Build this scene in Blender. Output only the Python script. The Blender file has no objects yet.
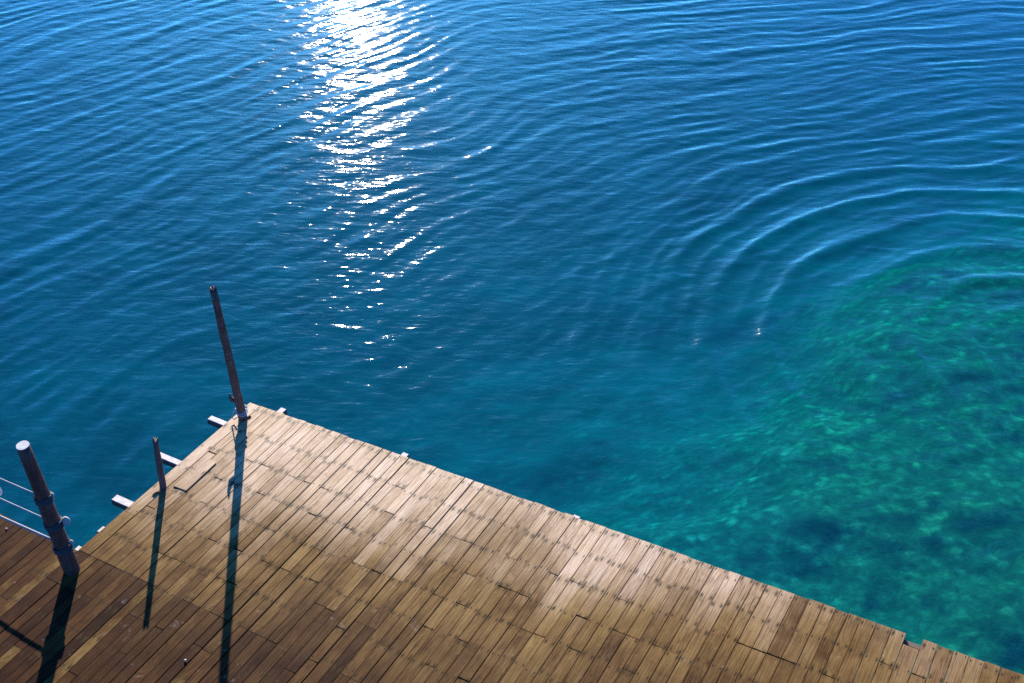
import bpy, math, random
import numpy as np
from mathutils import Vector, Matrix

random.seed(7)
rng = np.random.default_rng(11)
scn = bpy.context.scene
col = scn.collection
R = math.radians

# ------------------------------------------------------------------ helpers
def link(name, verts, faces, mat=None, parent=None, smooth=False):
    me = bpy.data.meshes.new(name)
    me.from_pydata([tuple(v) for v in verts], [], [tuple(f) for f in faces])
    me.update()
    if smooth:
        me.polygons.foreach_set('use_smooth', [True] * len(me.polygons))
    o = bpy.data.objects.new(name, me)
    if mat:
        me.materials.append(mat)
    col.objects.link(o)
    if parent:
        o.parent = parent
    return o

def empty(name, loc, rz=0.0):
    o = bpy.data.objects.new(name, None)
    o.location = loc
    o.rotation_euler = (0, 0, rz)
    o.empty_display_size = 0.2
    col.objects.link(o)
    return o

def tag(o, label=None, cat=None, group=None, kind=None):
    if label: o['label'] = label
    if cat: o['category'] = cat
    if group: o['group'] = group
    if kind: o['kind'] = kind
    return o

def box(V, F, x0, x1, y0, y1, z0, z1, rot=0.0):
    n = len(V)
    cx, cy = (x0 + x1) / 2, (y0 + y1) / 2
    c, s = math.cos(rot), math.sin(rot)
    for z in (z0, z1):
        for x, y in ((x0, y0), (x1, y0), (x1, y1), (x0, y1)):
            dx, dy = x - cx, y - cy
            V.append((cx + dx * c - dy * s, cy + dx * s + dy * c, z))
    F += [(n, n+3, n+2, n+1), (n+4, n+5, n+6, n+7), (n, n+1, n+5, n+4),
          (n+1, n+2, n+6, n+5), (n+2, n+3, n+7, n+6), (n+3, n, n+4, n+7)]

def bevel_box(V, F, x0, x1, y0, y1, z0, z1, b=0.006):
    """box with chamfered upper edges"""
    n = len(V)
    for (i, z) in ((0, z0), (0, z1 - b), (b, z1)):
        for x, y in ((x0+i, y0+i), (x1-i, y0+i), (x1-i, y1-i), (x0+i, y1-i)):
            V.append((x, y, z))
    F.append((n+3, n+2, n+1, n))
    for l in (0, 4):
        for k in range(4):
            k2 = (k + 1) % 4
            F.append((n+l+k, n+l+k2, n+l+4+k2, n+l+4+k))
    F.append((n+8, n+9, n+10, n+11))

def tube(V, F, pts, radii, seg=14, jitter=0.0, cap0=True, cap1=True, jag=0.0):
    pts = [Vector(p) for p in pts]
    base = len(V)
    m = len(pts)
    ref = None
    wob = [1 + random.uniform(-jitter, jitter) for _ in range(seg)]
    for i, p in enumerate(pts):
        t = (pts[min(i+1, m-1)] - pts[max(i-1, 0)]).normalized()
        if ref is None:
            ref = t.orthogonal().normalized()
        ref = (ref - t * ref.dot(t)).normalized()
        b = t.cross(ref)
        for k in range(seg):
            a = 2 * math.pi * k / seg
            r = radii[i] * wob[k] * (1 + random.uniform(-jitter, jitter) * 0.5)
            q = p + (ref * math.cos(a) + b * math.sin(a)) * r
            if jag and i == m - 1:
                q = q + t * jag * random.uniform(-0.6, 1)
            V.append(tuple(q))
    for i in range(m - 1):
        for k in range(seg):
            k2 = (k + 1) % seg
            F.append((base+i*seg+k, base+i*seg+k2, base+(i+1)*seg+k2, base+(i+1)*seg+k))
    if cap0: F.append(tuple(base + k for k in reversed(range(seg))))
    if cap1:
        if jag:
            c = len(V); V.append(tuple(pts[-1] - (pts[-1]-pts[-2]).normalized() * 0.04))
            for k in range(seg):
                F.append((base+(m-1)*seg+k, base+(m-1)*seg+(k+1) % seg, c))
        else:
            F.append(tuple(base+(m-1)*seg+k for k in range(seg)))

def lerp(a, b, t): return a + (b - a) * t

# numpy gradient-ish value noise --------------------------------------------
_perm = rng.random((256, 256))
def vnoise(x, y):
    xi = np.floor(x).astype(int); yi = np.floor(y).astype(int)
    fx = x - xi; fy = y - yi
    fx = fx*fx*fx*(fx*(fx*6-15)+10); fy = fy*fy*fy*(fy*(fy*6-15)+10)
    a = _perm[xi & 255, yi & 255]; b = _perm[(xi+1) & 255, yi & 255]
    c = _perm[xi & 255, (yi+1) & 255]; d = _perm[(xi+1) & 255, (yi+1) & 255]
    return (a*(1-fx)+b*fx)*(1-fy) + (c*(1-fx)+d*fx)*fy
def fbm(x, y, oct=4, g=0.5):
    s = 0; a = 1; t = 0
    for i in range(oct):
        s = s + a*vnoise(x*2**i+17.3*i, y*2**i+5.1*i); t += a; a *= g
    return s/t

# ------------------------------------------------------------------ node helpers
class NT:
    def __init__(self, name):
        self.m = bpy.data.materials.new(name); self.m.use_nodes = True
        self.t = self.m.node_tree; self.t.nodes.clear()
        self.out = self.t.nodes.new('ShaderNodeOutputMaterial')
    def n(self, typ, **kw):
        nd = self.t.nodes.new(typ)
        for k, v in kw.items():
            if k.startswith('i_'):
                nd.inputs[k[2:].replace('_', ' ')].default_value = v
            else:
                setattr(nd, k, v)
        return nd
    def l(self, a, b): self.t.links.new(a, b)
    def val(self, s, inp):
        if hasattr(s, 'is_output') or isinstance(s, bpy.types.NodeSocket): self.l(s, inp)
        else: inp.default_value = s
    def math(self, op, a, b=0.0, c=0.0, clamp=False):
        nd = self.t.nodes.new('ShaderNodeMath'); nd.operation = op; nd.use_clamp = clamp
        for i, s in enumerate((a, b, c)): self.val(s, nd.inputs[i])
        return nd.outputs[0]
    def sstep(self, x, lo, hi, a=0.0, b=1.0):
        nd = self.t.nodes.new('ShaderNodeMapRange'); nd.interpolation_type = 'SMOOTHSTEP'
        for k, s in zip(('Value', 'From Min', 'From Max', 'To Min', 'To Max'), (x, lo, hi, a, b)):
            self.val(s, nd.inputs[k])
        return nd.outputs[0]
    def mix(self, f, a, b, mode='MIX'):
        nd = self.t.nodes.new('ShaderNodeMix'); nd.data_type = 'RGBA'; nd.blend_type = mode
        self.val(f, nd.inputs[0])
        for s, i in ((a, 6), (b, 7)):
            if isinstance(s, tuple): nd.inputs[i].default_value = (*s, 1)
            else: self.l(s, nd.inputs[i])
        return nd.outputs[2]
    def scale(self, vec, s, loc=(0, 0, 0), rot=(0, 0, 0)):
        nd = self.t.nodes.new('ShaderNodeMapping')
        self.l(vec, nd.inputs[0]); nd.inputs['Scale'].default_value = s
        nd.inputs['Location'].default_value = loc; nd.inputs['Rotation'].default_value = rot
        return nd.outputs[0]
    def noise(self, vec, scale, detail=3.0, rough=0.5, dist=0.0):
        nd = self.t.nodes.new('ShaderNodeTexNoise')
        self.l(vec, nd.inputs['Vector'])
        nd.inputs['Scale'].default_value = scale; nd.inputs['Detail'].default_value = detail
        nd.inputs['Roughness'].default_value = rough; nd.inputs['Distortion'].default_value = dist
        return nd.outputs[0]
    def ramp(self, x, stops):
        nd = self.t.nodes.new('ShaderNodeValToRGB')
        e = nd.color_ramp.elements
        while len(e) < len(stops): e.new(0.5)
        for el, (p, c) in zip(e, stops):
            el.position = p; el.color = (*c, 1)
        self.l(x, nd.inputs[0]); return nd.outputs[0]
    def bump(self, h, strength, dist, normal=None):
        nd = self.t.nodes.new('ShaderNodeBump')
        nd.inputs['Strength'].default_value = strength; nd.inputs['Distance'].default_value = dist
        self.l(h, nd.inputs['Height'])
        if normal is not None: self.l(normal, nd.inputs['Normal'])
        return nd.outputs[0]
    def principled(self, color, rough, normal=None, spec=0.5):
        p = self.t.nodes.new('ShaderNodeBsdfPrincipled')
        if isinstance(color, tuple): p.inputs['Base Color'].default_value = (*color, 1)
        else: self.l(color, p.inputs['Base Color'])
        self.val(rough, p.inputs['Roughness'])
        p.inputs['Specular IOR Level'].default_value = spec
        if normal is not None: self.l(normal, p.inputs['Normal'])
        self.l(p.outputs[0], self.out.inputs[0])
        return p

# ------------------------------------------------------------------ deck frame
YAW = 0.49136657
UX, UY = math.sin(YAW), math.cos(YAW)      # along the boards
VX, VY = math.cos(YAW), -math.sin(YAW)     # across the boards
U0, V0 = 6.46, -8.80
P0 = (U0*UX + V0*VX, U0*UY + V0*VY)
WATER_Z = -1.25
EDGE0, ESLOPE = 2.99, 0.0344               # front edge: y = EDGE0 + ESLOPE * x
ROW = 0.425                                # spacing of the nail rows
def edge(x): return EDGE0 + ESLOPE * x
def to_world(x, y, z): return (P0[0] + x*VX + y*UX, P0[1] + x*VY + y*UY, z)

# ------------------------------------------------------------------ materials
def deck_material(name, dark):
    t = NT(name)
    tc = t.n('ShaderNodeTexCoord'); obj = tc.outputs['Object']
    at = t.n('ShaderNodeAttribute', attribute_name='board_rand'); sep = t.n('ShaderNodeSeparateColor')
    t.l(at.outputs['Color'], sep.inputs[0]); r1, r2, r3 = sep.outputs
    uv = t.n('ShaderNodeUVMap', uv_map='board_uv'); suv = t.n('ShaderNodeSeparateXYZ'); t.l(uv.outputs[0], suv.inputs[0])
    xc, w = suv.outputs[0], suv.outputs[1]
    so = t.n('ShaderNodeSeparateXYZ'); t.l(obj, so.inputs[0]); X, Y = so.outputs[0], so.outputs[1]
    # grain coordinate is shifted per board so boards never continue each other
    off = t.n('ShaderNodeCombineXYZ'); t.l(t.math('MULTIPLY', r1, 37.0), off.inputs[0]); t.l(t.math('MULTIPLY', r2, 53.0), off.inputs[1]); t.l(t.math('MULTIPLY', r3, 19.0), off.inputs[2])
    add = t.n('ShaderNodeVectorMath', operation='ADD'); t.l(obj, add.inputs[0]); t.l(off.outputs[0], add.inputs[1])
    bp = add.outputs[0]
    grain = t.noise(t.scale(bp, (1, 0.035, 1)), 70, 4, 0.6, 0.3)
    broad = t.noise(t.scale(bp, (1, 0.10, 1)), 16, 3, 0.55, 1.2)
    cath = t.noise(t.scale(bp, (1, 0.13, 1)), 7, 1.5, 0.5, 0.8)
    rings = t.math('SINE', t.math('MULTIPLY', cath, 75.0))
    dk = 0.55 if dark else 0.0
    blot = t.noise(bp, 2.6, 4, 0.6)
    blot2 = t.noise(bp, 6.5, 4, 0.65)
    big = t.noise(obj, 0.55, 3, 0.5)
    # weathering: bleached outer edge, plus sun sheen and vignette put into the colour
    dist = t.math('SUBTRACT', t.math('ADD', t.math('MULTIPLY', X, ESLOPE), EDGE0), Y)
    far = t.math('ADD', dist, t.math('MULTIPLY', t.math('SUBTRACT', big, 0.5), 2.4))
    far = t.math('ADD', far, t.math('MULTIPLY', t.math('SUBTRACT', r3, 0.5), 0.45))
    far = t.math('ADD', far, t.math('ADD', t.sstep(X, 4.5, 9.0, 0.0, 1.25), t.sstep(X, 0.8, 3.6, -0.75, 0.0)))
    bleach_sheen = t.sstep(far, 0.0, 1.7, 1.0, 0.0)
    brown = t.sstep(far, 0.9, 3.5)
    tone = t.math('ADD', t.math('ADD', t.math('MULTIPLY', r1, 0.36), t.math('MULTIPLY', t.noise(obj, 1.7, 3, 0.55), 0.42)), t.math('MULTIPLY', t.math('SUBTRACT', blot, 0.5), 0.9))
    tone = t.math('ADD', tone, t.math('MULTIPLY', t.math('SUBTRACT', r2, 0.42), dk))
    fresh = t.ramp(tone, [(0.05, (0.075, 0.034, 0.012)), (0.35, (0.185, 0.104, 0.034)), (0.65, (0.26, 0.158, 0.052)), (0.95, (0.35, 0.245, 0.088))])
    pale = t.ramp(tone, [(0.05, (0.25, 0.145, 0.055)), (0.35, (0.43, 0.285, 0.165)), (0.7, (0.53, 0.385, 0.265)), (0.95, (0.62, 0.48, 0.375))])
    old = t.ramp(tone, [(0.05, (0.022, 0.008, 0.004)), (0.4, (0.046, 0.018, 0.0065)), (0.7, (0.084, 0.039, 0.012)), (0.95, (0.19, 0.115, 0.036))])
    c = t.mix(bleach_sheen, fresh, pale)
    c = t.mix(t.math('MULTIPLY', brown, 0.85) if not dark else t.math('ADD', t.math('MULTIPLY', brown, 0.25), t.sstep(X, 0.3, 3.0, 0.85, 0.65), clamp=True), c, old)
    # grain and figure
    c = t.mix(t.math('MULTIPLY', t.sstep(grain, 0.42, 0.62), 0.55), c, t.mix(1.0, c, (0.60, 0.54, 0.50), 'MULTIPLY'))
    c = t.mix(t.math('MULTIPLY', t.sstep(broad, 0.5, 0.72), 0.5), c, t.mix(1.0, c, (0.62, 0.55, 0.48), 'MULTIPLY'))
    fig = t.math('MULTIPLY', t.sstep(rings, 0.1, 0.95), t.sstep(r2, 0.72, 0.8))
    c = t.mix(t.math('MULTIPLY', fig, 0.5), c, t.mix(1.0, c, (0.5, 0.42, 0.40), 'MULTIPLY'))
    # worn pale scuffs and dark damp stains
    c = t.mix(t.math('MULTIPLY', t.sstep(blot2, 0.62, 0.74), 0.45), c, t.mix(0.5, c, (0.36, 0.28, 0.22)))
    c = t.mix(t.math('MULTIPLY', t.sstep(blot2, 0.40, 0.28), 0.5), c, t.mix(1.0, c, (0.45, 0.36, 0.30), 'MULTIPLY'))
    crk = t.noise(t.scale(bp, (1, 0.022, 1), (5, 2, 1)), 42, 2, 0.5)
    c = t.mix(t.math('MULTIPLY', t.sstep(crk, 0.66, 0.72), 0.7), c, t.mix(1.0, c, (0.30, 0.24, 0.20), 'MULTIPLY'))
    # nail rows with rust and damp stains
    s = t.math('DIVIDE', t.math('SUBTRACT', dist, 0.065), ROW)
    s = t.math('ADD', s, t.math('MULTIPLY', t.math('SUBTRACT', r2, 0.5), 0.19))
    fr = t.math('MULTIPLY', t.math('SUBTRACT', s, t.math('ROUND', s)), ROW)
    dx = t.math('SUBTRACT', t.math('ABSOLUTE', xc), t.math('SUBTRACT', t.math('MULTIPLY', w, 0.5), 0.027))
    nd = t.math('SQRT', t.math('ADD', t.math('POWER', dx, 2.0), t.math('POWER', t.math('MULTIPLY', fr, 0.42), 2.0)))
    nz = t.noise(bp, 22, 3, 0.6)
    nd2 = t.math('ADD', nd, t.math('MULTIPLY', t.math('SUBTRACT', nz, 0.5), 0.03))
    st = t.math('MULTIPLY', t.sstep(nd2, 0.030, 0.006), t.sstep(t.noise(bp, 4.0, 2), 0.38, 0.60))
    c = t.mix(t.math('MULTIPLY', st, 0.8), c, (0.05, 0.027, 0.008))
    c = t.mix(t.sstep(nd, 0.0085, 0.006), c, (0.028, 0.018, 0.014))
    # dirt along the board edges
    ed = t.math('SUBTRACT', t.math('MULTIPLY', w, 0.5), t.math('ABSOLUTE', xc))
    edm = t.math('MULTIPLY', t.sstep(t.math('ADD', ed, t.math('MULTIPLY', t.math('SUBTRACT', nz, 0.5), 0.02)), 0.014, 0.002), 0.5)
    c = t.mix(edm, c, t.mix(1.0, c, (0.42, 0.33, 0.27), 'MULTIPLY'))
    hgt = t.math('ADD', t.math('MULTIPLY', grain, 0.6), t.math('MULTIPLY', broad, 0.7))
    nrm = t.bump(hgt, 0.55, 0.012)
    pr = t.principled(c, t.math('ADD', t.math('MULTIPLY', grain, 0.2), 0.5), nrm, 0.09)
    t.l(t.math('ADD', t.math('MULTIPLY', bleach_sheen, 0.11), 0.02), pr.inputs['Specular IOR Level'])
    return t.m

def pole_material(name, base, fleck, fleck_amt):
    t = NT(name)
    obj = t.n('ShaderNodeTexCoord').outputs['Object']
    g = t.noise(t.scale(obj, (1, 1, 0.06)), 60, 4, 0.6)
    b = t.noise(obj, 7, 4, 0.6)
    f = t.noise(t.scale(obj, (1, 1, 0.5), (3, 1, 7)), 16, 4, 0.65)
    c = t.mix(t.sstep(g, 0.35, 0.65), base, tuple(x*1.9 for x in base))
    c = t.mix(t.math('MULTIPLY', t.sstep(b, 0.45, 0.7), 0.6), c, tuple(x*0.5 for x in base))
    c = t.mix(t.math('MULTIPLY', t.sstep(f, 0.60, 0.70), fleck_amt), c, fleck)
    t.principled(c, 0.7, t.bump(g, 0.6, 0.01), 0.3)
    return t.m

def shade_sides(o, side):
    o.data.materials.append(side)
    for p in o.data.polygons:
        p.material_index = 0 if p.normal.z > 0.5 else 1  # all but the top faces take the darker, shaded colour
def plain_material(name, base, amt=0.3, rough=0.7, sc=14, spec=0.4, stretch=(1, 1, 1)):
    t = NT(name)
    obj = t.n('ShaderNodeTexCoord').outputs['Object']
    b = t.noise(t.scale(obj, stretch), sc, 5, 0.6)
    c = t.mix(t.math('MULTIPLY', t.sstep(b, 0.35, 0.7), amt), base, tuple(x*0.35 for x in base))
    t.principled(c, rough, t.bump(b, 0.4, 0.01), spec)
    return t.m

M_deck = deck_material('weathered_deck_boards', False)
M_deck_dark = deck_material('brown_deck_boards', True)
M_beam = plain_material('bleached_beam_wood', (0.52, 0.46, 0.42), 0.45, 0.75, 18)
M_beam_shade = plain_material('shaded_beam_side', (0.07, 0.06, 0.055), 0.5, 0.8, 18)  # shade on the beam sides, put into a darker base colour
M_joist = plain_material('dark_joist_wood', (0.11, 0.075, 0.055), 0.5, 0.8, 20)
M_pile = plain_material('wet_pile_wood', (0.07, 0.055, 0.045), 0.5, 0.6, 9)
M_pole = pole_material('dark_weathered_pole', (0.055, 0.037, 0.036), (0.30, 0.24, 0.23), 0.6)
M_stub = pole_material('grey_brown_stake', (0.06, 0.042, 0.04), (0.26, 0.21, 0.20), 0.45)
M_post = pole_material('reddish_brown_post', (0.062, 0.024, 0.019), (0.24, 0.15, 0.13), 0.35)
M_sawn = plain_material('pale_sawn_wood', (0.52, 0.48, 0.45), 0.4, 0.7, 34)
M_rope = plain_material('pale_cord', (0.27, 0.26, 0.27), 0.25, 0.8, 60)
M_lash = plain_material('blue_grey_lashing', (0.045, 0.042, 0.048), 0.5, 0.85, 50)
M_knot = plain_material('off_white_knot', (0.30, 0.28, 0.28), 0.2, 0.8, 30)
M_tie = plain_material('pale_blue_cord', (0.2, 0.32, 0.40), 0.3, 0.7, 40)
M_shell = plain_material('pale_chip', (0.5, 0.46, 0.43), 0.2, 0.5, 40)

# ------------------------------------------------------------------ the jetty
jetty = tag(empty('wooden_jetty', (P0[0], P0[1], 0), -YAW),
            'weathered L-shaped plank jetty bleached, with sun sheen coloured pale at its corner, over blue water', 'jetty')

class Boards:
    def __init__(s): s.V = []; s.F = []; s.A = []; s.UV = []
    def add(s, outline, zt, zb, w, xc, rnd, tilt=0.0, skew=(0, 0)):
        """outline: CCW list of (x, y); prism between zb and zt"""
        n = len(s.V); m = len(outline)
        yc = sum(p[1] for p in outline) / m
        for z in (zb, zt):
            for x, y in outline:
                s.V.append((x, y, z + tilt*(x-xc) + skew[0]*(y-yc)))
        fs = [tuple(n+i for i in reversed(range(m))), tuple(n+m+i for i in range(m))]
        fs += [(n+i, n+(i+1) % m, n+m+(i+1) % m, n+m+i) for i in range(m)]
        for f in fs:
            s.F.append(f)
            for vi in f:
                s.A.append((*rnd, 1.0)); s.UV.append((s.V[vi][0]-xc, w))
    def build(s, name, mat, parent):
        o = link(name, s.V, s.F, mat, parent)
        me = o.data
        a = me.color_attributes.new('board_rand', 'FLOAT_COLOR', 'CORNER')
        a.data.foreach_set('color', np.array(s.A, dtype=np.float32).ravel())
        u = me.uv_layers.new(name='board_uv')
        u.data.foreach_set('uv', np.array(s.UV, dtype=np.float32).ravel())
        return o

def board_rand(prev=None):
    return (random.random(), random.random(), random.random())

def split_lengths(y0, y1, x, first=None):
    """joint positions on nail rows"""
    js = []
    k = random.uniform(1.2, 4.5) if first is None else first
    k = round(k)
    while True:
        y = edge(x) - 0.065 - ROW * k
        if y < y0 + 0.3: break
        js.append(y)
        k += random.choice([2, 3, 3, 4, 4, 5, 6])
    return js

SEAM = 0.0
outer, inner = Boards(), Boards()
TH = 0.048
# outer platform ------------------------------------------------
x = 0.0
idx = 0
hold = 0.0
INNER = []
recess_done = False
while x < 14.0:
    wmean = lerp(0.112, 0.152, min(1, max(0, x/8.8)))
    w = wmean * random.uniform(0.88, 1.14)
    gap = random.choice([0.003, 0.004, 0.005, 0.006, 0.008, 0.012])
    if random.random() < 0.10: gap = 0.017
    if x > 4.5: gap = min(gap, 0.007)
    if idx == 0: w, gap = 0.165, 0.011
    elif idx == 1: w, gap = 0.118, 0.007
    x0, x1 = x, x + w - gap
    xc = (x0 + x1) / 2
    ytop = edge(xc) + random.uniform(-0.006, 0.006)
    if 8.32 < xc < 8.46 and not recess_done:
        ytop -= 0.15; recess_done = True
    bottom = SEAM + random.choice([0.003, 0.005, 0.008])
    if x > 0.95:
        if random.random() < 0.5: hold = random.choice([0, 0, -ROW*0.5, -ROW, -2*ROW, 1.5*ROW])
        bottom += hold
    if x > 4.2: bottom = -4.4
    elif x >= 0: INNER.append((x0, x1, w, bottom))
    js = split_lengths(bottom, ytop, xc)
    if idx == 0: js = [0.72]
    if idx == 1: js = [1.99, 0.9]
    cuts = [ytop] + js + [bottom]
    rbase = random.random()
    for k in range(len(cuts) - 1):
        ya, yb = cuts[k+1], cuts[k]
        jg = random.choice([0.002, 0.003, 0.005, 0.012, 0.02]) / 2
        a0 = ya + (jg if k < len(cuts)-2 else 0); b0 = yb - (jg if k > 0 else 0)
        zt = random.uniform(-0.003, 0.003)
        rr = board_rand()
        rr = (min(1, max(0, 0.5*rbase + 0.5*rr[0] + 0.02)), rr[1], rr[2])
        e = random.uniform(-0.003, 0.003)
        ol = [(x0, a0), (x1, a0), (x1, b0 + e + ESLOPE*w*0.5), (x0, b0 + e - ESLOPE*w*0.5)]
        if idx == 0 and a0 < 1.2 < b0 + 0.4:
            # half-round notch beside the short stake
            cyn = 1.10; rn = 0.066
            ol = [(x0, a0), (x1, a0)]
            for q in range(9):
                an = -math.pi/2 - math.pi*q/8
                ol.append((x1 + math.cos(an)*rn*0.95, cyn + math.sin(an)*rn))
            ol += [(x1, b0), (x0, b0)]
        if idx == 1 and k == 0:
            cyn = 2.72; rn = 0.055
            ol = [(x0, a0), (x1, a0), (x1, b0 + ESLOPE*w*0.5), (x0, b0 - ESLOPE*w*0.5)]
            for q in range(9):
                an = math.pi/2 - math.pi*q/8
                ol.append((x0 + math.cos(an)*rn*0.95, cyn + math.sin(an)*rn))
        outer.add(ol, zt, zt - TH, w, xc, rr, random.uniform(-0.02, 0.02), (random.uniform(-0.0012, 0.0012), 0))
    x += w
    idx += 1
outer.build('planking', M_deck, jetty)['label'] = 'paler bleached, sheen-toned boards of the outer platform'

# inner platform (beyond the cross seam) --------------------------
xx = -0.004
spans = []
while xx > -7.0:
    w = 0.112 * random.uniform(0.86, 1.15)
    gap = random.choice([0.003, 0.004, 0.005, 0.006, 0.01])
    spans.append((xx - w + gap, xx, w, SEAM - random.uniform(0, 0.012)))
    xx -= w
for (x0, x1, w, top) in spans + INNER:
    xc = (x0 + x1) / 2
    top -= random.choice([0.003, 0.004, 0.007])
    js = []
    y = top - random.uniform(0.3, 2.0)
    while y > -4.2:
        js.append(round((edge(xc) - y)/ROW)*-ROW + edge(xc) - 0.065); y -= random.uniform(0.9, 2.2)
    js = [j for j in js if j < top - 0.15]
    cuts = [top] + js + [-4.5]
    rbase = random.random()
    for k in range(len(cuts) - 1):
        jg = random.choice([0.002, 0.003, 0.004, 0.01]) / 2
        a0 = cuts[k+1] + jg; b0 = cuts[k] - (jg if k else 0)
        zt = random.uniform(-0.003, 0.003)
        rr = board_rand(); rr = (min(1, max(0, 0.4*rbase + 0.6*rr[0])), rr[1], rr[2])
        inner.add([(x0, a0), (x1, a0), (x1, b0), (x0, b0)], zt, zt - TH, w, xc, rr, random.uniform(-0.02, 0.02))
inner.build('planking', M_deck_dark, jetty)['label'] = 'darker red-brown boards of the inner platform'

# a lifted plank near the stake
lp = Boards()
lp.add([(0.215, 1.30), (0.40, 1.31), (0.385, 1.86), (0.21, 1.88)], 0.013, 0.003, 0.18, 0.305, (0.62, 0.3, 0.2), 0.0, (0.0, 0))
lp.build('loose_plank', M_deck, jetty)['label'] = 'loose plank lifted proud of its neighbours'

# cross beams poking out past the left edge
for yb, xo, wd in ((2.55, -0.30, 0.085), (1.70, -0.40, 0.085), (0.87, -0.31, 0.10), (0.40, -0.085, 0.10), (0.035, -0.10, 0.11)):
    V, F = [], []
    bevel_box(V, F, xo, 0.9, yb - wd*0.5, yb + wd*0.5, -0.135, -TH - 0.008, 0.005)
    shade_sides(link('cross_beam', V, F, M_beam, jetty), M_beam_shade)
# stringer ends at the front edge
for xb, out in ((0.40, 0.15), (2.21, 0.12), (4.50, 0.085)):
    V, F = [], []
    bevel_box(V, F, xb - 0.042, xb + 0.042, edge(xb) - 0.9, edge(xb) + out, -0.19, -TH - 0.008, 0.005)
    shade_sides(link('stringer', V, F, M_beam, jetty), M_beam_shade)
# joists below the boards, along the nail rows
for k in range(0, 17):
    V, F = [], []
    x0 = 0.93 if k < 7 else -6.9
    y = edge(6) - 0.065 - ROW*k
    if k == 0: x0 = 0.02
    n = 12
    if k >= 8: V, F = [], []
    L = 14.0 - x0
    xc = (x0 + 14.0)/2
    box(V, F, x0, 14.0, edge(xc) - 0.065 - ROW*k - 0.03, edge(xc) - 0.065 - ROW*k + 0.03, -0.17, -TH - 0.009, math.atan(ESLOPE))
    link('joist', V, F, M_joist, jetty)
for px, py in ((0.35, 2.4), (0.35, 0.3), (2.3, 2.6), (2.3, 0.3), (4.6, 2.7), (4.6, 0.4), (6.9, 2.8), (6.9, 0.5), (9.2, 2.9), (9.2, 0.5), (-2.0, -0.5), (-4.5, -0.5)):
    V, F = [], []
    tube(V, F, [(px, py, -11.0), (px+0.02, py, -2.5), (px, py+0.02, -0.205)], [0.11, 0.10, 0.09], 12, 0.05)
    link('pile', V, F, M_pile, jetty, True)

# ------------------------------------------------------------------ poles
def pole_thing(name, label, cat, base, top, r0, r1, mat, n=10, jag=0.0, wob=0.012, sink=0.5, part='shaft'):
    root = empty(name, base)
    tag(root, label, cat)
    b = Vector((0, 0, 0)); t = Vector(top) - Vector(base)
    d = t.normalized()
    pts = [b - d*sink]; rad = [r0*1.02]
    for i in range(n + 1):
        f = i/n
        p = b.lerp(t, f) + Vector((random.uniform(-wob, wob), random.uniform(-wob, wob), 0)) * (1 if 0 < i < n else 0)
        pts.append(p); rad.append(lerp(r0, r1, f) * random.uniform(0.96, 1.05))
    V, F = [], []
    tube(V, F, pts, rad, 16, 0.05, True, True, jag)
    link(part, V, F, mat, root, True)
    return root, t

# tall leaning pole at the outer corner
tb = (-3.331, 12.163, 0.0)
tall, tv = pole_thing('mooring_pole', 'tall thin dark mooring pole with broken top leaning at the outer corner of the jetty', 'pole',
                      tb, (tb[0] + 0.115, tb[1] - 0.87, 2.5), 0.056, 0.039, M_pole, 12, 0.05, 0.003)
for f, s in ((0.115, 1.0), (0.17, 0.8), (0.30, 0.9), (0.345, 0.7)):
    pass
V, F = [], []
c = tv * 0.05
for k in range(3):
    a = c + Vector((0, 0, 0.03*k))
    pts = [a + Vector((math.cos(q*math.pi/8)*0.066, math.sin(q*math.pi/8)*0.066, 0.012*math.sin(q*0.8))) for q in range(17)]
    tube(V, F, pts, [0.009]*17, 6)
pts = [c + Vector((-0.06, 0.0, 0.06)), c + Vector((-0.085, 0.01, 0.02)), c + Vector((-0.11, 0.02, -0.03)), c + Vector((-0.13, 0.0, -0.085)), c + Vector((-0.10, -0.02, -0.10)), c + Vector((-0.06, -0.02, -0.06))]
tube(V, F, pts, [0.008]*6, 6)
link('cord_tie', V, F, M_tie, tall, True)
V, F = [], []
c = tv * 0.168
tube(V, F, [c + Vector((-0.03, 0.02, -0.05)), c + Vector((-0.085, 0.01, -0.02)), c + Vector((-0.10, 0.0, 0.03)), c + Vector((-0.09, 0.0, 0.075))], [0.026, 0.032, 0.02, 0.007], 8, 0.08)
link('branch_stub', V, F, M_pole, tall, True)

# short stake by the left edge
sb = (-4.023, 10.864, 0.0)
pole_thing('short_stake', 'short thin grey-brown stake standing at the left edge of the jetty', 'stake',
           sb, (sb[0] + 0.036, sb[1] - 0.045, 0.77), 0.040, 0.031, M_stub, 7, 0.03, 0.004)

# thick lashed post at the inner corner
pb = (-4.695, 9.548, 0.0)
pt = (-4.775, 9.40, 1.88)
post, pv = pole_thing('lashed_post', 'thick reddish-brown post with pale sawn top and rope lashings at the inner corner', 'post',
                      pb, pt, 0.088, 0.064, M_post, 9, 0.0, 0.004)
pd = pv.normalized()
V, F = [], []
tube(V, F, [pv + pd*0.001, pv + pd*0.006], [0.066, 0.064], 18, 0.03)
link('sawn_end', V, F, M_sawn, post)
bracket = []
for f in (0.60, 0.395, 0.205):
    V, F = [], []
    for k in range(5):
        r = lerp(0.092, 0.068, f) + 0.006
        o1 = pd.orthogonal().normalized(); o2 = pd.cross(o1)
        c = pv*f + pd*(0.016*(k-2))
        pts = [c + (o1*math.cos(q*math.pi/9) + o2*math.sin(q*math.pi/9))*r*random.uniform(0.97, 1.05) + pd*0.01*math.sin(q*0.7+k) for q in range(19)]
        tube(V, F, pts, [0.010]*19, 6)
    link('rope_lashing', V, F, M_lash, post, True)
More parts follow.
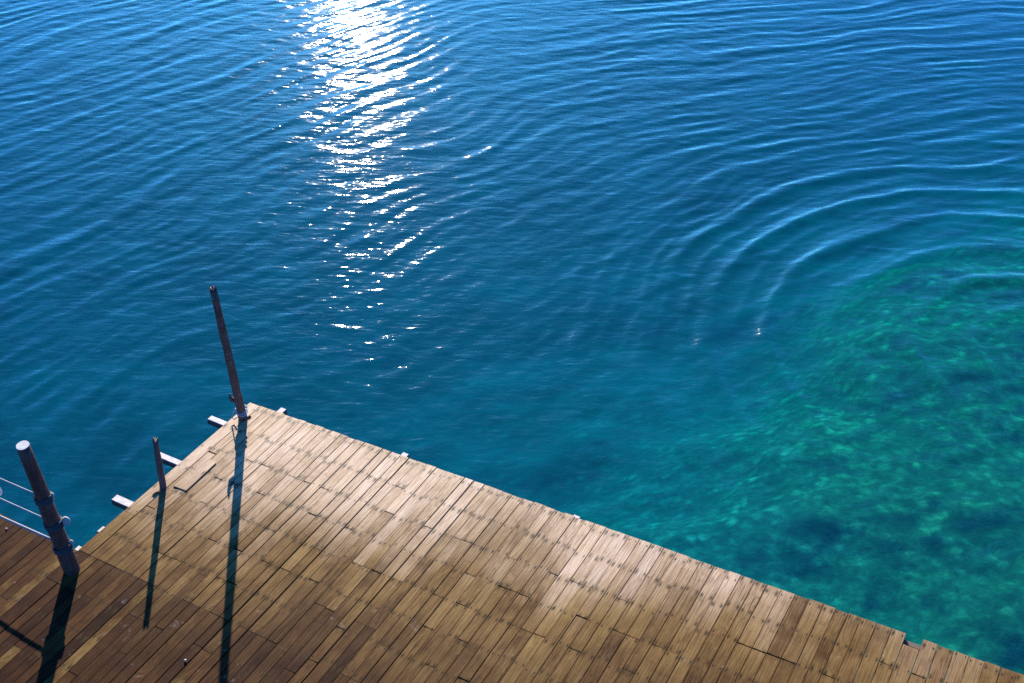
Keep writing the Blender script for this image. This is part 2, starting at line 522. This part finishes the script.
def blob(V, F, c, r, n=8):
    base = len(V)
    for i in range(n+1):
        th = math.pi*i/n
        for k in range(n*2):
            a = math.pi*k/n
            s = random.uniform(0.94, 1.06)
            V.append((c[0] + r[0]*math.sin(th)*math.cos(a)*s, c[1] + r[1]*math.sin(th)*math.sin(a)*s, c[2] + r[2]*math.cos(th)*s))
    for i in range(n):
        for k in range(2*n):
            k2 = (k+1) % (2*n)
            F.append((base+i*2*n+k, base+(i+1)*2*n+k, base+(i+1)*2*n+k2, base+i*2*n+k2))
for f, off, r in ((0.60, (0.085, 0.02, 0.02), (0.020, 0.025, 0.035)), (0.395, (0.125, 0.02, 0.02), (0.042, 0.04, 0.055)), (0.205, (0.095, 0.02, 0.03), (0.022, 0.025, 0.04))):
    V, F = [], []
    blob(V, F, pv*f + Vector(off), r)
    link('rope_knot', V, F, M_knot, post, True)

# ropes stretched to the left from the post
def rope(a, b, sag, r, label):
    root = None
    a, b = Vector(a), Vector(b)
    V, F = [], []
    n = 28
    pts = []
    for i in range(n+1):
        f = i/n
        p = a.lerp(b, f) - a
        p.z -= sag*4*f*(1-f)
        pts.append(p)
    tube(V, F, pts, [r]*(n+1), 7)
    o = link('rope', V, F, M_rope, None, True)
    o.location = a
    tag(o, label, 'rope', 'ropes stretched from the thick post')
P = Vector(pb)
vd = Vector((VX, VY, 0)); ud = Vector((UX, UY, 0))
a1 = P + pv*0.605 - vd*0.075; a2 = P + pv*0.405 - vd*0.082; a3 = P + pv*0.225 - vd*0.09
rope(a1, a1 - vd*4.2 + Vector((0, 0, -0.02)), 0.03, 0.009, 'uppermost of three pale ropes tied to the thick post, highest above the water')
rope(a2, a2 - vd*4.2 + Vector((0, 0, 0.0)), 0.03, 0.009, 'middle of three pale ropes tied to the thick post, level with its white knot')
rope(a3, a3 - vd*4.2 - Vector((0, 0, 0.04)), 0.03, 0.014, 'lowest of three pale ropes tied to the thick post, running along the deck edge')

# tilted pile in the water at the left border
mp, mv = pole_thing('mooring_pile', 'stubby reddish pile with pale top standing in the water behind the ropes', 'pile',
           (-7.0, 11.25, WATER_Z), (-6.10, 11.09, -0.30), 0.09, 0.075, M_post, 5, 0.0, 0.004, 3.0)
V, F = [], []
md = mv.normalized()
tube(V, F, [mv + md*0.001, mv + md*0.006], [0.073, 0.071], 16, 0.03)
link('sawn_end', V, F, M_sawn, mp)

# two pale chips lying on the boards
for (cx_, cy_, r, lab) in ((-3.21, 8.34, 0.014, 'small white chip of shell lying on boards between the two long shadows'),
                           (-5.60, 10.15, 0.012, 'tiny white chip of shell lying on dark boards below the lowest rope')):
    V, F = [], []
    blob(V, F, (0, 0, r*0.5), (r, r*0.8, r*0.6), 5)
    o = link('shell_chip', V, F, M_shell, None, True)
    o.location = (cx_, cy_, 0.004)
    tag(o, lab, 'shell', 'pale chips on the boards')

# ------------------------------------------------------------------ water
def axis(lo, hi, step, far):
    a = list(np.arange(lo, hi + 1e-6, step))
    l, s = [], step
    p = lo
    while p > -far: s *= 1.35; p -= s; l.append(p)
    r, s = [], step
    p = hi
    while p < far: s *= 1.35; p += s; r.append(p)
    return np.array(l[::-1] + a + r)

def grid_mesh(name, xs, ys, Z, mat, skirt=None):
    nx, ny = len(xs), len(ys)
    X, Y = np.meshgrid(xs, ys, indexing='ij')
    co = np.stack([X.ravel(), Y.ravel(), Z.ravel()], 1)
    i = np.arange(nx*ny).reshape(nx, ny)
    q = np.stack([i[:-1, :-1].ravel(), i[1:, :-1].ravel(), i[1:, 1:].ravel(), i[:-1, 1:].ravel()], 1)
    if skirt is not None:
        ring = np.concatenate([i[:, 0], i[-1, 1:], i[-2::-1, -1], i[0, -2:0:-1]])
        n0 = len(co); m = len(ring)
        low = co[ring].copy(); low[:, 2] = skirt
        co = np.concatenate([co, low])
        k = np.arange(m); k2 = (k+1) % m
        sk = np.stack([ring[k2], ring[k], n0+k, n0+k2], 1)
    me = bpy.data.meshes.new(name)
    faces_n = len(q) + (len(sk) if skirt is not None else 0)
    loops = q.ravel() if skirt is None else np.concatenate([q.ravel(), sk.ravel()])
    starts = np.arange(faces_n)*4; tot = np.full(faces_n, 4)
    if skirt is not None:
        cap = np.arange(n0, n0+m)[::-1]
        starts = np.append(starts, len(loops)); tot = np.append(tot, m)
        loops = np.concatenate([loops, cap])
    me.vertices.add(len(co)); me.vertices.foreach_set('co', co.astype(np.float32).ravel())
    me.loops.add(len(loops)); me.loops.foreach_set('vertex_index', loops.astype(np.int32))
    me.polygons.add(len(starts)); me.polygons.foreach_set('loop_start', starts.astype(np.int32))
    sm = np.zeros(len(starts), dtype=bool); sm[:len(q)] = True
    me.update(calc_edges=True)
    me.polygons.foreach_set('use_smooth', sm)
    me.validate()
    me.materials.append(mat)
    o = bpy.data.objects.new(name, me); col.objects.link(o)
    return o

def water_height(X, Y):
    Z = np.zeros_like(X)
    wx = (fbm(X*0.16, Y*0.16, 3) - 0.5); wy = (fbm(X*0.16+40, Y*0.16+11, 3) - 0.5)
    Xw, Yw = X + wx*2.2, Y + wy*2.2
    # long curved wavelets spreading from beyond the jetty
    r = random.Random(5)
    Dr = np.hypot(X - 8.3, Y - 15.3); calm = 1 - 0.6*np.exp(-(Dr/6.5)**4)
    q = np.clip((np.abs(X + 0.1*Y) - 2.0)/4.0, 0, 1); calm = calm*(0.92 + 0.85*q*q*(3-2*q))   # livelier chop to either side
    for i in range(26):
        cx, cy = 13.5 + r.gauss(0, 2.3), 4.6 + r.gauss(0, 2.3)
        lam = math.exp(r.uniform(math.log(0.36), math.log(1.15)))
        D = np.hypot(Xw-cx, Yw-cy)
        env = 0.35 + 1.3*fbm(X*0.22 + 13*i, Y*0.22 + 7*i, 2)**1.6
        ph = 2*math.pi*D/lam + r.uniform(0, 6.28)
        a = 0.00098 * lam**0.7
        Z += a*calm*env*(np.exp(2.3*(np.sin(ph)-1)) - 0.3)*3.3
    # cross chop
    for i in range(16):
        th = R(100 + r.gauss(0, 28)); lam = math.exp(r.uniform(math.log(0.30), math.log(0.8)))
        kx, ky = math.cos(th), math.sin(th)
        env = fbm(X*0.5 + 9*i, Y*0.5 + 3*i, 2)
        Z += 0.0010*lam*env*2*np.sin(2*math.pi*(Xw*kx + Yw*ky)/lam + r.uniform(0, 6.28))
    # rings around a spot off the right border
    jx = fbm(X*0.6+31, Y*0.6+3, 3) - 0.5
    D = np.hypot(X + wx*0.8 - 8.3, Y + wy*0.8 - 15.3) + jx*0.30
    ang = np.arctan2(Y-15.3, X-8.3)
    lam = 1.0
    flank = 1 + 0.25/(1+np.exp(-(np.degrees(ang)-140)/12))
    ph = 2*math.pi*(D + 0.25*(fbm(X*0.3+3, Y*0.3+9, 2)-0.5))/lam
    env = np.exp(-((D-4.1)/3.1)**4) * (0.25 + 1.5*fbm(ang*2.2+9, D*0.5, 2)**1.3)
    fade = 1/(1+np.exp((np.abs(((np.degrees(ang)-118+180) % 360)-180)-84)/8))
    Z += 0.040*fade*flank*env*(np.exp(2.0*(np.sin(ph)-1)) - 0.3)
    lam2 = 0.43
    ph2 = 2*math.pi*(D + 0.2*(fbm(X*0.9+13, Y*0.9+29, 2)-0.5))/lam2
    Z += 0.0125*fade*flank*np.exp(-((D-4.6)/3.2)**4)*(0.2+1.4*fbm(ang*3+2, D*0.6+5, 2))*(np.exp(2.2*(np.sin(ph2+1)-1)) - 0.3)
    return Z

def water_material():
    t = NT('sea_water')
    obj = t.n('ShaderNodeTexCoord').outputs['Object']
    n1 = t.noise(t.scale(obj, (0.55, 1.5, 1), rot=(0, 0, R(-18))), 2.6, 2, 0.5, 0.4)
    n2 = t.noise(t.scale(obj, (0.6, 1.6, 1), rot=(0, 0, R(-40))), 6.5, 2, 0.5, 0.4)
    h = t.math('ADD', n1, t.math('MULTIPLY', n2, 0.34))
    # wind-ruffled patches, strongest in the lee of the jetty
    gust = t.sstep(t.noise(obj, 0.23, 2, 0.5), 0.36, 0.62)
    sy = t.n('ShaderNodeSeparateXYZ'); t.l(obj, sy.inputs[0])
    lee = t.sstep(sy.outputs[1], 19.0, 13.5, 0.08, 0.45)
    n3 = t.noise(t.scale(obj, (0.7, 1.5, 1), rot=(0, 0, R(-30))), 4.6, 3, 0.55, 0.6)
    h = t.math('ADD', h, t.math('MULTIPLY', n3, t.math('MULTIPLY', lee, t.math('ADD', gust, 0.35))))
    nrm = t.bump(h, 1.0, 0.0165)
    # Schlick reflectance, the same from both sides so that sunlight reaches the bed
    geo = t.n('ShaderNodeNewGeometry')
    dp = t.n('ShaderNodeVectorMath', operation='DOT_PRODUCT'); t.l(geo.outputs['Incoming'], dp.inputs[0]); t.l(nrm, dp.inputs[1])
    cosv = t.math('ABSOLUTE', dp.outputs['Value'])
    fr = t.math('ADD', 0.02, t.math('MULTIPLY', 0.98, t.math('POWER', t.math('SUBTRACT', 1.0, cosv, clamp=True), 5.0)))
    gl = t.n('ShaderNodeBsdfGlossy', i_Roughness=0.04); gl.inputs['Color'].default_value = (1, 1, 1, 1)
    t.l(nrm, gl.inputs['Normal'])
    tr = t.n('ShaderNodeBsdfTransparent'); tr.inputs['Color'].default_value = (0.97, 0.985, 0.99, 1)
    mx = t.n('ShaderNodeMixShader'); t.l(fr, mx.inputs[0]); t.l(tr.outputs[0], mx.inputs[1]); t.l(gl.outputs[0], mx.inputs[2])
    t.l(mx.outputs[0], t.out.inputs['Surface'])
    df = t.n('ShaderNodeBsdfDiffuse'); df.inputs['Color'].default_value = (0.001, 0.066, 0.106, 1)
    t.l(geo.outputs['Normal'], df.inputs['Normal'])
    body = t.n('ShaderNodeMixShader'); body.inputs[0].default_value = 0.25
    t.l(tr.outputs[0], body.inputs[1]); t.l(df.outputs[0], body.inputs[2]); t.l(body.outputs[0], mx.inputs[1])
    va = t.n('ShaderNodeVolumeAbsorption', i_Density=0.30); va.inputs['Color'].default_value = (0.02, 0.92, 0.96, 1)
    t.l(va.outputs[0], t.out.inputs['Volume'])
    return t.m

xs = axis(-17, 17, 0.06, 1500); ys = axis(7, 38, 0.06, 1500)
X, Y = np.meshgrid(xs, ys, indexing='ij')
sx = np.gradient(xs)[:, None]; sy = np.gradient(ys)[None, :]
damp = np.clip(0.12/np.maximum(sx, sy), 0, 1)**3
damp[damp < 0.02] = 0
Zw = water_height(np.clip(X, -60, 60), np.clip(Y, -60, 90))*damp + WATER_Z
water = grid_mesh('water', xs, ys, Zw, water_material(), skirt=-40.0)
tag(water, 'rippled deep blue sea turning green over shallow reef', None, None, 'structure')
if 'category' in water: del water['category']

# ------------------------------------------------------------------ seabed
def seabed_depth(X, Y):
    # shallow reef on the right side, falling away to the left and out to sea
    xs_, ys_ = X/1.16, Y/1.16
    t1 = np.clip((xs_*0.85 - (ys_-11.5)*0.95 + 2.7 + 4.5*(fbm(X*0.25+5, Y*0.25+8, 3)-0.5)) / 10.0, -1.5, 1.5)
    sh = 1/(1+np.exp(-3.4*(t1-0.02)))
    base = 6.4 - 4.2*sh + 0.2*np.clip((xs_-5)/2.5, 0, 1)*np.clip((12.5-ys_)/3, 0, 1)
    base += 1.7/(1+np.exp((xs_+1.5)/1.2))/(1+np.exp((ys_-15.5)/1.6))
    base -= 2.3*np.exp(-(((xs_+5.3)/2.2)**2 + ((ys_-13.2)/2.0)**2))
    base += 0.10*np.clip(ys_-13.0, 0, 8)
    base -= 0.9*np.exp(-(((xs_-10)/4)**2 + ((ys_-20)/3)**2))
    lum = (fbm(X*0.4, Y*0.4, 2) - 0.5)*0.9 + (fbm(X*1.5+7, Y*1.5+3, 2)-0.5)*0.32 + (fbm(X*3.4+2, Y*3.4+5, 2)-0.5)*0.24
    return WATER_Z - base + lum*(0.08 + 0.42*sh)

def seabed_material():
    t = NT('reef_bed')
    obj = t.n('ShaderNodeTexCoord').outputs['Object']
    dn = t.n('ShaderNodeTexNoise'); t.l(obj, dn.inputs['Vector']); dn.inputs['Scale'].default_value = 2.2
    dv = t.n('ShaderNodeVectorMath', operation='MULTIPLY_ADD'); t.l(dn.outputs['Color'], dv.inputs[0]); dv.inputs[1].default_value = (0.22, 0.12, 0); t.l(obj, dv.inputs[2])
    p = dv.outputs[0]
    vo = t.n('ShaderNodeTexVoronoi'); t.l(p, vo.inputs['Vector']); vo.inputs['Scale'].default_value = 2.3
    vo2 = t.n('ShaderNodeTexVoronoi'); t.l(p, vo2.inputs['Vector']); vo2.inputs['Scale'].default_value = 5.5
    a = t.noise(p, 0.45, 4, 0.6); b = t.noise(p, 1.4, 5, 0.65); d = t.noise(p, 9, 4, 0.65)
    sc = t.n('ShaderNodeSeparateColor'); t.l(vo.outputs['Color'], sc.inputs[0])
    sc2 = t.n('ShaderNodeSeparateColor'); t.l(vo2.outputs['Color'], sc2.inputs[0])
    vo3 = t.n('ShaderNodeTexVoronoi'); t.l(p, vo3.inputs['Vector']); vo3.inputs['Scale'].default_value = 3.6
    sc3 = t.n('ShaderNodeSeparateColor'); t.l(vo3.outputs['Color'], sc3.inputs[0])
    v = t.math('ADD', t.math('ADD', t.math('MULTIPLY', a, 0.28), 0.235), t.math('ADD', t.math('MULTIPLY', b, 0.45), 0.15))
    f1 = t.noise(p, 2.6, 2, 0.5); f2 = t.noise(p, 5.5, 3, 0.6)
    v = t.math('ADD', v, t.math('MULTIPLY', t.math('SUBTRACT', f1, 0.5), 0.45))
    v = t.math('ADD', v, t.math('MULTIPLY', t.math('SUBTRACT', f2, 0.5), 0.85))
    v = t.math('ADD', v, t.math('MULTIPLY', t.math('SUBTRACT', sc3.outputs[0], 0.5), 0.16))
    v = t.math('ADD', v, t.math('MULTIPLY', t.math('SUBTRACT', d, 0.5), 0.7))
    gaps = t.math('ADD', t.sstep(vo3.outputs['Distance'], 0.25, 0.65), t.math('MULTIPLY', t.sstep(vo2.outputs['Distance'], 0.3, 0.6), 0.5))
    v = t.math('SUBTRACT', v, t.math('MULTIPLY', gaps, 0.14))
    head = t.math('MULTIPLY', t.sstep(sc3.outputs[1], 0.62, 0.9), t.sstep(vo3.outputs['Distance'], 0.5, 0.15))
    v = t.math('ADD', v, t.math('MULTIPLY', head, 0.22))
    c = t.ramp(t.math('SUBTRACT', v, 0.25), [(0.10, (0.028, 0.070, 0.034)), (0.38, (0.05, 0.115, 0.052)), (0.58, (0.10, 0.19, 0.085)), (0.82, (0.28, 0.36, 0.15))])
    so = t.n('ShaderNodeSeparateXYZ'); t.l(obj, so.inputs[0])
    c = t.mix(t.sstep(so.outputs[0], 6.5, 2.5, 0.0, 0.8), c, t.mix(1.0, c, (0.95, 0.92, 1.7), 'MULTIPLY'))
    # deep floor toned dark blue
    deep = t.sstep(t.math('ADD', so.outputs[2], t.math('MULTIPLY', b, 1.2)), -3.6, -6.6)
    c = t.mix(t.math('MULTIPLY', deep, 0.8), c, t.mix(t.sstep(a, 0.35, 0.65), (0.024, 0.052, 0.062), (0.058, 0.108, 0.12)))
    t.principled(c, 0.9, t.bump(d, 0.4, 0.03), 0.1)
    return t.m
bxs = axis(-16, 17, 0.10, 1490); bys = axis(4, 34, 0.10, 1490)
BX, BY = np.meshgrid(bxs, bys, indexing='ij')
Zb = seabed_depth(np.clip(BX, -40, 40), np.clip(BY, -20, 60))
seabed = grid_mesh('seabed', bxs, bys, Zb, seabed_material())
tag(seabed, 'green and dark reef rubble under clear shallow water', None, None, 'structure')

# ------------------------------------------------------------------ light
SUN_AZ, SUN_EL = -7.6, 20.4          # azimuth from +Y towards +X
az, el = R(SUN_AZ), R(SUN_EL)
S = Vector((math.sin(az)*math.cos(el), math.cos(az)*math.cos(el), math.sin(el)))
ld = bpy.data.lights.new('sun', 'SUN')
ld.energy = 5.0; ld.angle = R(0.53); ld.color = (1.0, 0.915, 0.775)
lo = bpy.data.objects.new('sun', ld); col.objects.link(lo)
lo.location = (0, 30, 30)
lo.rotation_euler = S.to_track_quat('Z', 'Y').to_euler()

w = bpy.data.worlds.new('World'); scn.world = w; w.use_nodes = True
nt = w.node_tree; nt.nodes.clear()
sky = nt.nodes.new('ShaderNodeTexSky'); sky.sky_type = 'NISHITA'; sky.sun_disc = False
sky.sun_elevation = el; sky.sun_rotation = az
sky.air_density = 1.0; sky.dust_density = 0.5; sky.ozone_density = 3.0
bg = nt.nodes.new('ShaderNodeBackground'); bg.inputs[1].default_value = 0.095
wo = nt.nodes.new('ShaderNodeOutputWorld')
tint = nt.nodes.new('ShaderNodeMix'); tint.data_type = 'RGBA'; tint.blend_type = 'MULTIPLY'
tint.inputs[0].default_value = 1.0; tint.inputs[7].default_value = (0.14, 0.60, 1.28, 1)
nt.links.new(sky.outputs[0], tint.inputs[6]); nt.links.new(tint.outputs[2], bg.inputs[0]); nt.links.new(bg.outputs[0], wo.inputs[0])

# ------------------------------------------------------------------ camera
PITCH, ROLL, FPX = 0.62431321, 0.01561704, 1263.25
F_ = Vector((0, math.cos(PITCH), -math.sin(PITCH))); U_ = Vector((0, math.sin(PITCH), math.cos(PITCH))); R_ = Vector((1, 0, 0))
Rr = R_*math.cos(ROLL) + U_*math.sin(ROLL); Ur = -R_*math.sin(ROLL) + U_*math.cos(ROLL)
cd = bpy.data.cameras.new('camera'); cam = bpy.data.objects.new('camera', cd); col.objects.link(cam)
cd.sensor_width = 36; cd.sensor_fit = 'HORIZONTAL'; cd.lens = FPX/1024*36
cd.clip_start = 0.1; cd.clip_end = 5000
m = Matrix(((Rr.x, Ur.x, -F_.x, 0), (Rr.y, Ur.y, -F_.y, 0), (Rr.z, Ur.z, -F_.z, 10.0), (0, 0, 0, 1)))
cam.matrix_world = m
scn.camera = cam

# ------------------------------------------------------------------ render settings
vs = scn.view_settings
scn.display_settings.display_device = 'sRGB'
vs.view_transform = 'Standard'; vs.look = 'None'; vs.gamma = 1.0; vs.use_curve_mapping = False
vs.exposure = 1.5
cy = scn.cycles
cy.use_denoising = False
cy.max_bounces = 8; cy.transparent_max_bounces = 16
cy.caustics_reflective = False; cy.caustics_refractive = False
cy.sample_clamp_indirect = 4.0
